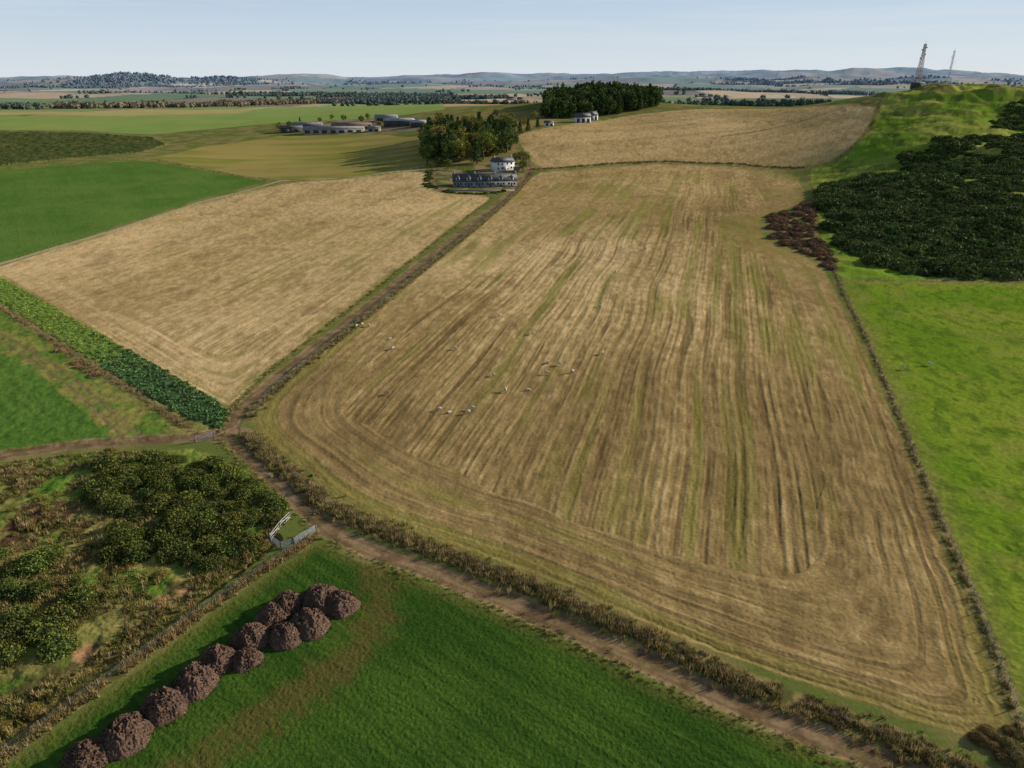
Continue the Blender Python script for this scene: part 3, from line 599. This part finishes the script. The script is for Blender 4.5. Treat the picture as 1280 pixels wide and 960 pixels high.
for i in range(6):
    xx=-16+i*6.4
    dw.append(box(xx-1.15,xx+1.15,-3.3,-.6,3.2,5.3)); dr.append(gable(xx-1.15,xx+1.15,-3.3,0,5.3,6.5,'y',.2)); gl.append(box(xx-.75,xx+.75,-3.36,-3.303,3.8,5.0))
    gl.append(box(xx-2.2,xx-1.0,-3.66,-3.603,1.0,2.2)); gl.append(box(xx+1.0,xx+2.2,-3.66,-3.603,1.0,2.2)); door.append(box(xx-.45,xx+.45,-3.67,-3.603,0,2.1))
for xx in(-18.3,-6,6,18.3): ch.append(box(xx-.6,xx+.6,-.4,.4,6.3,8.4))
part('dormer_walls',dw,white,o);part('dormer_roofs',dr,slate,o);part('windows',gl,glass,o);part('chimneys',ch,stone,o);part('doors',door,dkshed,o)
o=bld('garden_wall',600,239,.06); part('wall',[box(-22,20,-.25,.25,-1,.8)],stone,o); part('coping',[box(-22.1,20.1,-.3,.3,.803,.9)],stone,o)
o=bld('white_house',628,212,.45)
part('walls',[box(-7,7,-4,4,-1,5.4)],white,o); part('roof',[gable(-7,7,-4,4,5.4,8.0)],slate,o)
part('windows',[box(a-.6,a+.6,-4.06,-4.003,z,z+1.2) for a in(-4.8,-1.8,1.8,4.8) for z in(.9,3.5)]+[box(7.003,7.06,a-.5,a+.5,z,z+1.2) for a in(-2,2) for z in(.9,3.5)],glass,o)
part('porch',[box(-1,1,-5.4,-4.07,0,2.4)],white,o); part('chimneys',[box(-6.5,-5.5,-.4,.4,7.2,9.2),box(5.5,6.5,-.4,.4,7.2,9.2)],stone,o)
o=bld('garden_shed',646,214,.15); part('walls',[box(-2,2,-1.5,1.5,-.5,2)],timber,o); part('roof',[gable(-2,2,-1.5,1.5,2,2.9)],fibre,o)
def shed(u,v,rot,l,w,h,r,wm,rm,name='farm_shed',doors=3):
    o=bld(name,u,v,rot); part('walls',[box(-l/2,l/2,-w/2,w/2,-2,h)],wm,o); part('roof',[gable(-l/2,l/2,-w/2,w/2,h,h+r)],rm,o)
    part('doorways',[box(-l/2+(i+.5)*l/doors-l/doors*.3,-l/2+(i+.5)*l/doors+l/doors*.3,-w/2-.06,-w/2-.003,0,h*.8) for i in range(doors)],dkshed,o); return o
shed(418,166,.05,60,13,3.8,2.6,cream,tin,doors=7); shed(440,161,.05,40,14,3.6,2.6,cream,rusty,doors=3); shed(365,165,.3,22,12,4.2,2.3,dkshed,slate,doors=2); shed(385,161,.05,30,14,4,2.6,dkshed,fibre)
shed(500,157,-.25,30,14,5,2.6,dkshed,tinw,doors=3); shed(524,158,-.25,14,11,4,2.3,dkshed,tinw,doors=2); shed(468,164,0,12,7,3,2,cream,fibre,doors=2); shed(483,151,0,24,12,4,2.5,cream,tin,doors=2)
put_trees(G([(350,163),(356,166),(362,160),(474,158),(543,160),(452,154),(400,153),(430,152),(535,166),(375,152),(415,150),(460,150)]),5,9,.2,rng)
shed(728,153,.1,14,8,4.5,3.8,white,slate,'farmhouse',3); shed(740,150,.5,9,7,4.5,3.6,white,slate,'farmhouse',2); shed(686,157,.1,8,6,2.6,1.6,white,slate,'bungalow',2)
for (u,v,Yd) in((575,121,1500),(640,118,1900),(700,112,2500),(880,118,2200),(300,112,3000),(1010,108,2800)):
    c0=cpt(u,v,Yd); o=bpy.data.objects.new('farmstead',None); sc.collection.objects.link(o); o.location=(c0[0],c0[1],float(height(np.array([c0[0]]),np.array([c0[1]]))[0]))
    part('walls',[box(-14,10,-5,5,-3,5),box(13,30,-6,4,-3,4)],cream,o); part('roof',[gable(-14,10,-5,5,5,9),gable(13,30,-6,4,4,7.5)],tin if u%20 else slate,o)
# ------------------------------------------------------------------ masts
redw=simple('mast_paint',(.32,.24,.22),.6,.15,.7,1.2); palem=simple('mast_pale',(.45,.42,.42),.6,.2)
def tri_part(name,tubes,mat,parent):
    VV=[];FF=[];o=0
    for V,Fx in tubes: VV.append(V);FF.append(Fx+o);o+=len(V)
    return obj(name,mkmesh(name,np.vstack(VV),np.vstack(FF),None,False,mat),parent=parent)
def lattice(loc,Hh,w0,w1,r,mat,guyed=False,name='lattice_mast'):
    o=bpy.data.objects.new(name,None); sc.collection.objects.link(o); o.location=loc
    segs=[];n=13; zs=[Hh*(1-(1-i/n)**1.15) for i in range(n+1)]
    def cor(i):
        w=(w0+(w1-w0)*min(1,(zs[i]/Hh)*1.15))/2; return [(s*w,t*w,zs[i]) for s,t in((-1,-1),(1,-1),(1,1),(-1,1))]
    for i in range(n):
        a=cor(i);b_=cor(i+1)
        for j in range(4):
            k=(j+1)%4; segs+=[(a[j],b_[j],r),(a[j],b_[k],r*.6),(a[k],b_[j],r*.6),(b_[j],b_[k],r*.6)]
    tri_part('lattice',[tube(*s[:2],s[2],s[2],4) for s in segs],mat,o)
    tri_part('aerials',[tube((0,0,Hh),(0,0,Hh*1.07),r,r*.4,5)]+[tube((s*w1*.6,0,Hh*z),(s*w1*1.4,0,Hh*z),.4 if w0>2 else .2,.5 if w0>2 else .2,8) for s,z in((1,.93),(-1,.88),(1,.78),(-1,.7))],mat,o)
    if guyed: tri_part('guy_wires',[tube((0,0,Hh*z),(math.cos(a)*Hh*.5,math.sin(a)*Hh*.5,0),.05,.05,3) for z in(.5,.95) for a in(0.3,2.4,4.5)],mat,o)
    return o
def hz1(x,y): return float(height(np.array([x]),np.array([y]))[0])
mp_=cpt(1145,110,640); z=hz1(mp_[0],mp_[1]); top=cpt(1145,50,640)[2]; lattice((mp_[0],mp_[1],z-.5),(top-z)/1.07,5.0,1.5,.18,redw)
ob=bpy.data.objects.new('mast_equipment_hut',None); sc.collection.objects.link(ob); ob.location=(mp_[0]-3,mp_[1]-7,hz1(mp_[0]-3,mp_[1]-7)); part('walls',[box(-5,5,-2,2,-2,2.6)],dkshed,ob); part('roof',[gable(-5,5,-2,2,2.6,3.4)],fibre,ob)
c0=cpt(1184,104,800); z=hz1(c0[0],c0[1]); lattice((c0[0],c0[1],z-.5),(cpt(1184,58,800)[2]-z)/1.07,1.6,1.2,.10,palem,True,'guyed_mast')
c0=cpt(1087,108,1500); z=hz1(c0[0],c0[1]); o=bpy.data.objects.new('wind_turbine',None); sc.collection.objects.link(o); o.location=(c0[0],c0[1],z)
tri_part('tower',[tube((0,0,0),(0,0,30),.8,.5,8)],white,o); tri_part('nacelle',[tube((0,-2,30.2),(0,2.5,30.2),.8,.7,8)],white,o); tri_part('blades',[tube((0,-2.2,30.2),(math.cos(a)*11,-2.2,30.2+math.sin(a)*11),.5,.1,5) for a in(1.57,3.67,5.76)],white,o)
# ------------------------------------------------------------------ fences & gates
def fence(Q,h=1.15,name='post_and_wire_fence',r=.055,wires=True):
    z=height(Q[:,0],Q[:,1]); o=bpy.data.objects.new(name,None); sc.collection.objects.link(o)
    tri_part('posts',[tube((Q[i,0],Q[i,1],z[i]-.3),(Q[i,0]+random.uniform(-.05,.05),Q[i,1],z[i]+h*random.uniform(.95,1.08)),r,r*.9,5) for i in range(len(Q))],timber,o)
    if wires: tri_part('wires',[tube((Q[i,0],Q[i,1],z[i]+hh),(Q[i+1,0],Q[i+1,1],z[i+1]+hh),.006,.006,3) for i in range(len(Q)-1) for hh in(.3,.6,.85,1.08)],galv,o)
for Pf in (rfenceP[rfenceP[:,1]<260],vergeup,fencefgP,kfence,verge): fence(resamp(Pf,3.0))
fence(resamp(G([(0,330),(60,312),(160,282),(250,253),(350,226),(450,221.5),(530,208)]),4),1.2,wires=False,r=.08)
fence(resamp(G([(1052,351),(1150,351),(1290,353)]),3))
fence(resamp(G([(662,213),(700,211),(760,205.5),(830,202.5),(920,205),(1010,210)]),4),1.2,wires=False,r=.08)
def hurdle(a,b_,name,mat,hh=1.15,n=6,r=.035):
    za,zb=[float(v) for v in height(np.array([a[0],b_[0]]),np.array([a[1],b_[1]]))]
    o=bpy.data.objects.new(name,None); sc.collection.objects.link(o); a=np.array([*a,za]);b2=np.array([*b_,zb]); up=np.array([0,0,1.])
    tri_part('rails',[tube(a+up*(.12+(hh-.12)*i/(n-1)),b2+up*(.12+(hh-.12)*i/(n-1)),r,r,5) for i in range(n)],mat,o)
    L=np.linalg.norm(b2-a); k=max(1,int(L/1.8)); tri_part('uprights',[tube(a+(b2-a)*i/k,a+(b2-a)*i/k+up*hh,r,r,5) for i in range(k+1)],mat,o)
    tri_part('brace',[tube(a+up*.15,b2+up*(hh-.05),r*.8,r*.8,5)],mat,o)
    tri_part('posts',[tube(p-up*.3,p+up*(hh+.25),.1,.1,6) for p in(a,b2)],timber,o)
hp=G([(363,647),(350,660),(338,676),(352,687),(368,682)]); whitep=simple('white_painted_rail',(.5,.48,.44),.6,3)
for i in range(2): hurdle(hp[i],hp[i+1],'white_rail_fence',whitep,1.0,3,.05)
for i in (2,3): hurdle(hp[i],hp[i+1],'sheep_hurdle',galv)
gp=G([(368,682),(396,665)]); hurdle(gp[0],gp[1],'field_gate',galv,1.25,6,.04)
gp=G([(245,553),(268,546)]); hurdle(gp[0],gp[1],'field_gate',galv,1.2,5)
# ------------------------------------------------------------------ sheep
fl,_,_,_=attrmat('fleece_material',.8,1.15,9,.95,.05)
def sheep(pose):
    me=bpy.data.meshes.new('s'); 
    lie=pose=='lie'; z=0 if not lie else -.42
    V=[(-.42,0,.72+z),(-.15,0,.70+z),(.15,0,.70+z),(.40,0,.74+z)]; R=[.22,.28,.28,.22]; E=[(0,1),(1,2),(2,3)]
    if pose=='graze': hd=[(.58,0,.66,.13),(.70,0,.42,.10),(.76,0,.24,.095),(.82,0,.12,.06)]
    else: hd=[(.55,0,.92+z,.13),(.62,0,1.05+z,.11),(.76,0,1.03+z,.10),(.88,0,.96+z,.06)]
    pv=3
    for h in hd: V.append(h[:3]);R.append(h[3]);E.append((pv,len(V)-1));pv=len(V)-1
    hi=len(V)-2
    for s in(-1,1):
        b_=V[hi]; V.append((b_[0]-.06,s*.17,b_[2]+.03));R.append(.03);E.append((hi,len(V)-1))
    V.append((-.62,0,.60+z));R.append(.05);E.append((0,len(V)-1))
    if not lie:
        for s in(-1,1):
            k=len(V); V+=[(.36,s*.14,.45),(.37,s*.14,.25),(.36,s*.14,.03)];R+=[.08,.042,.038];E+=[(3,k),(k,k+1),(k+1,k+2)]
            k=len(V); V+=[(-.36,s*.14,.47),(-.50,s*.14,.27),(-.46,s*.14,.03)];R+=[.10,.045,.038];E+=[(0,k),(k,k+1),(k+1,k+2)]
    else:
        for s in(-1,1):
            k=len(V); V+=[(.38,s*.2,.12),(.58,s*.2,.05)];R+=[.07,.04];E+=[(3,k),(k,k+1)]
            k=len(V); V+=[(-.25,s*.28,.12),(-.02,s*.32,.05)];R+=[.1,.045];E+=[(0,k),(k,k+1)]
    me.from_pydata(V,E,[]); o=bpy.data.objects.new('tmp',me); sc.collection.objects.link(o); md=o.modifiers.new('k','SKIN')
    if not me.skin_vertices:
        bpy.context.view_layer.objects.active=o; o.select_set(True); bpy.ops.mesh.customdata_skin_add()
    for i,r in enumerate(R): me.skin_vertices[0].data[i].radius=(r,r)
    me.skin_vertices[0].data[0].use_root=True
    s_=o.modifiers.new('d','SUBSURF'); s_.levels=2
    dg=bpy.context.evaluated_depsgraph_get(); m2=bpy.data.meshes.new_from_object(o.evaluated_get(dg)); bpy.data.objects.remove(o)
    nv=len(m2.vertices); co=np.zeros(nv*3,np.float32); m2.vertices.foreach_get('co',co); co=co.reshape(-1,3)
    col=np.ones((nv,4),np.float32); col[:,:3]=(.56,.49,.38); dk=(co[:,0]>.66)|((co[:,2]<.36)&(not lie)); col[dk,:3]=(.32,.26,.2)
    a=m2.color_attributes.new('Col','FLOAT_COLOR','POINT'); a.data.foreach_set('color',col.ravel()); m2.materials.clear(); m2.materials.append(fl); m2.name='sheep_'+pose
    m2.polygons.foreach_set('use_smooth',np.ones(len(m2.polygons),bool)); return m2
SM=[sheep('graze'),sheep('stand'),sheep('lie')]
sp=[(446,409),(453,407),(461,408),(487,424),(491,437),(569,437),(486,493),(549,513),(562,516),(590,512),(585,517),(632,490),(617,470),(685,454),(683,468),(700,457),(716,466),(753,443),(661,488),(666,418),(750,384),(722,262),(806,312),(770,340),(625,396),(1129,462),(1162,457)]
SPp=G(sp); zz=height(SPp[:,0],SPp[:,1])
for k in range(len(sp)): obj('sheep',SM[[0,1,0,2,0][k%5]],(SPp[k,0],SPp[k,1],zz[k]+.0),random.uniform(0,6.28),random.uniform(.82,.96))
# ------------------------------------------------------------------ camera, light, world
cam=bpy.data.cameras.new('camera'); co=bpy.data.objects.new('camera',cam); sc.collection.objects.link(co); co.location=(0,0,H); co.rotation_euler=(math.pi/2-PITCH,0,0)
cam.sensor_width=36; cam.lens=36*FPX/1280; cam.clip_start=.5; cam.clip_end=60000; sc.camera=co
el,az=math.radians(19.5),math.radians(70)
S=Vector((math.sin(az)*math.cos(el),math.cos(az)*math.cos(el),math.sin(el)))
sd=bpy.data.lights.new('sun','SUN'); sd.energy=5; sd.angle=math.radians(.5); sd.color=(1,.91,.78); so=bpy.data.objects.new('sun',sd); sc.collection.objects.link(so); so.rotation_euler=(-S).to_track_quat('-Z','Y').to_euler(); so.location=(0,0,300)
w=bpy.data.worlds.new('World'); sc.world=w; w.use_nodes=True; nt=w.node_tree; bg=nt.nodes['Background']
sky=nt.nodes.new('ShaderNodeTexSky'); sky.sky_type='NISHITA'; sky.sun_disc=False; sky.sun_elevation=el; sky.sun_rotation=az; sky.air_density=1; sky.dust_density=.3; sky.ozone_density=2; sky.altitude=100
tc=nt.nodes.new('ShaderNodeTexCoord'); sx=nt.nodes.new('ShaderNodeSeparateXYZ'); nt.links.new(tc.outputs['Generated'],sx.inputs[0])
hr=nt.nodes.new('ShaderNodeValToRGB'); he=hr.color_ramp.elements; he[0].position=0; he[0].color=(.9,.9,.9,1); he[1].position=.5; he[1].color=(.0,.0,.0,1); h2=he.new(.14); h2.color=(.8,.8,.8,1)
nt.links.new(sx.outputs['Z'],hr.inputs[0])
hc=nt.nodes.new('ShaderNodeValToRGB'); ce=hc.color_ramp.elements; ce[0].position=0; ce[0].color=(.72,.80,.87,1); ce[1].position=.16; ce[1].color=(.38,.56,.80,1)
nt.links.new(sx.outputs['Z'],hc.inputs[0])
sc10=nt.nodes.new('ShaderNodeVectorMath'); sc10.operation='SCALE'; sc10.inputs['Scale'].default_value=11.5; nt.links.new(hc.outputs[0],sc10.inputs[0])
m1=nt.nodes.new('ShaderNodeMixRGB'); nt.links.new(hr.outputs[0],m1.inputs[0]); nt.links.new(sky.outputs[0],m1.inputs[1]); nt.links.new(sc10.outputs[0],m1.inputs[2])
mp=nt.nodes.new('ShaderNodeMapping'); mp.inputs['Scale'].default_value=(1.3,1.3,30); mp.inputs['Location'].default_value=(.4,0,.3); nz=nt.nodes.new('ShaderNodeTexNoise'); nz.inputs['Scale'].default_value=2.0; nz.inputs['Detail'].default_value=7; nz.inputs['Roughness'].default_value=.6
mr=nt.nodes.new('ShaderNodeMapRange'); mr.inputs[1].default_value=.48; mr.inputs[2].default_value=.74; mr.inputs[3].default_value=.0; mr.inputs[4].default_value=.55
mx=nt.nodes.new('ShaderNodeMixRGB'); mx.inputs[2].default_value=(8.2,8.8,9.4,1)
nt.links.new(tc.outputs['Generated'],mp.inputs[0]); nt.links.new(mp.outputs[0],nz.inputs['Vector']); nt.links.new(nz.outputs['Fac'],mr.inputs[0]); nt.links.new(mr.outputs[0],mx.inputs[0]); nt.links.new(m1.outputs[0],mx.inputs[1]); nt.links.new(mx.outputs[0],bg.inputs[0])
bg.inputs[1].default_value=.085
sc.view_settings.view_transform='Standard'; sc.view_settings.look='None'; sc.view_settings.exposure=0
print('done',time.time()-T0)
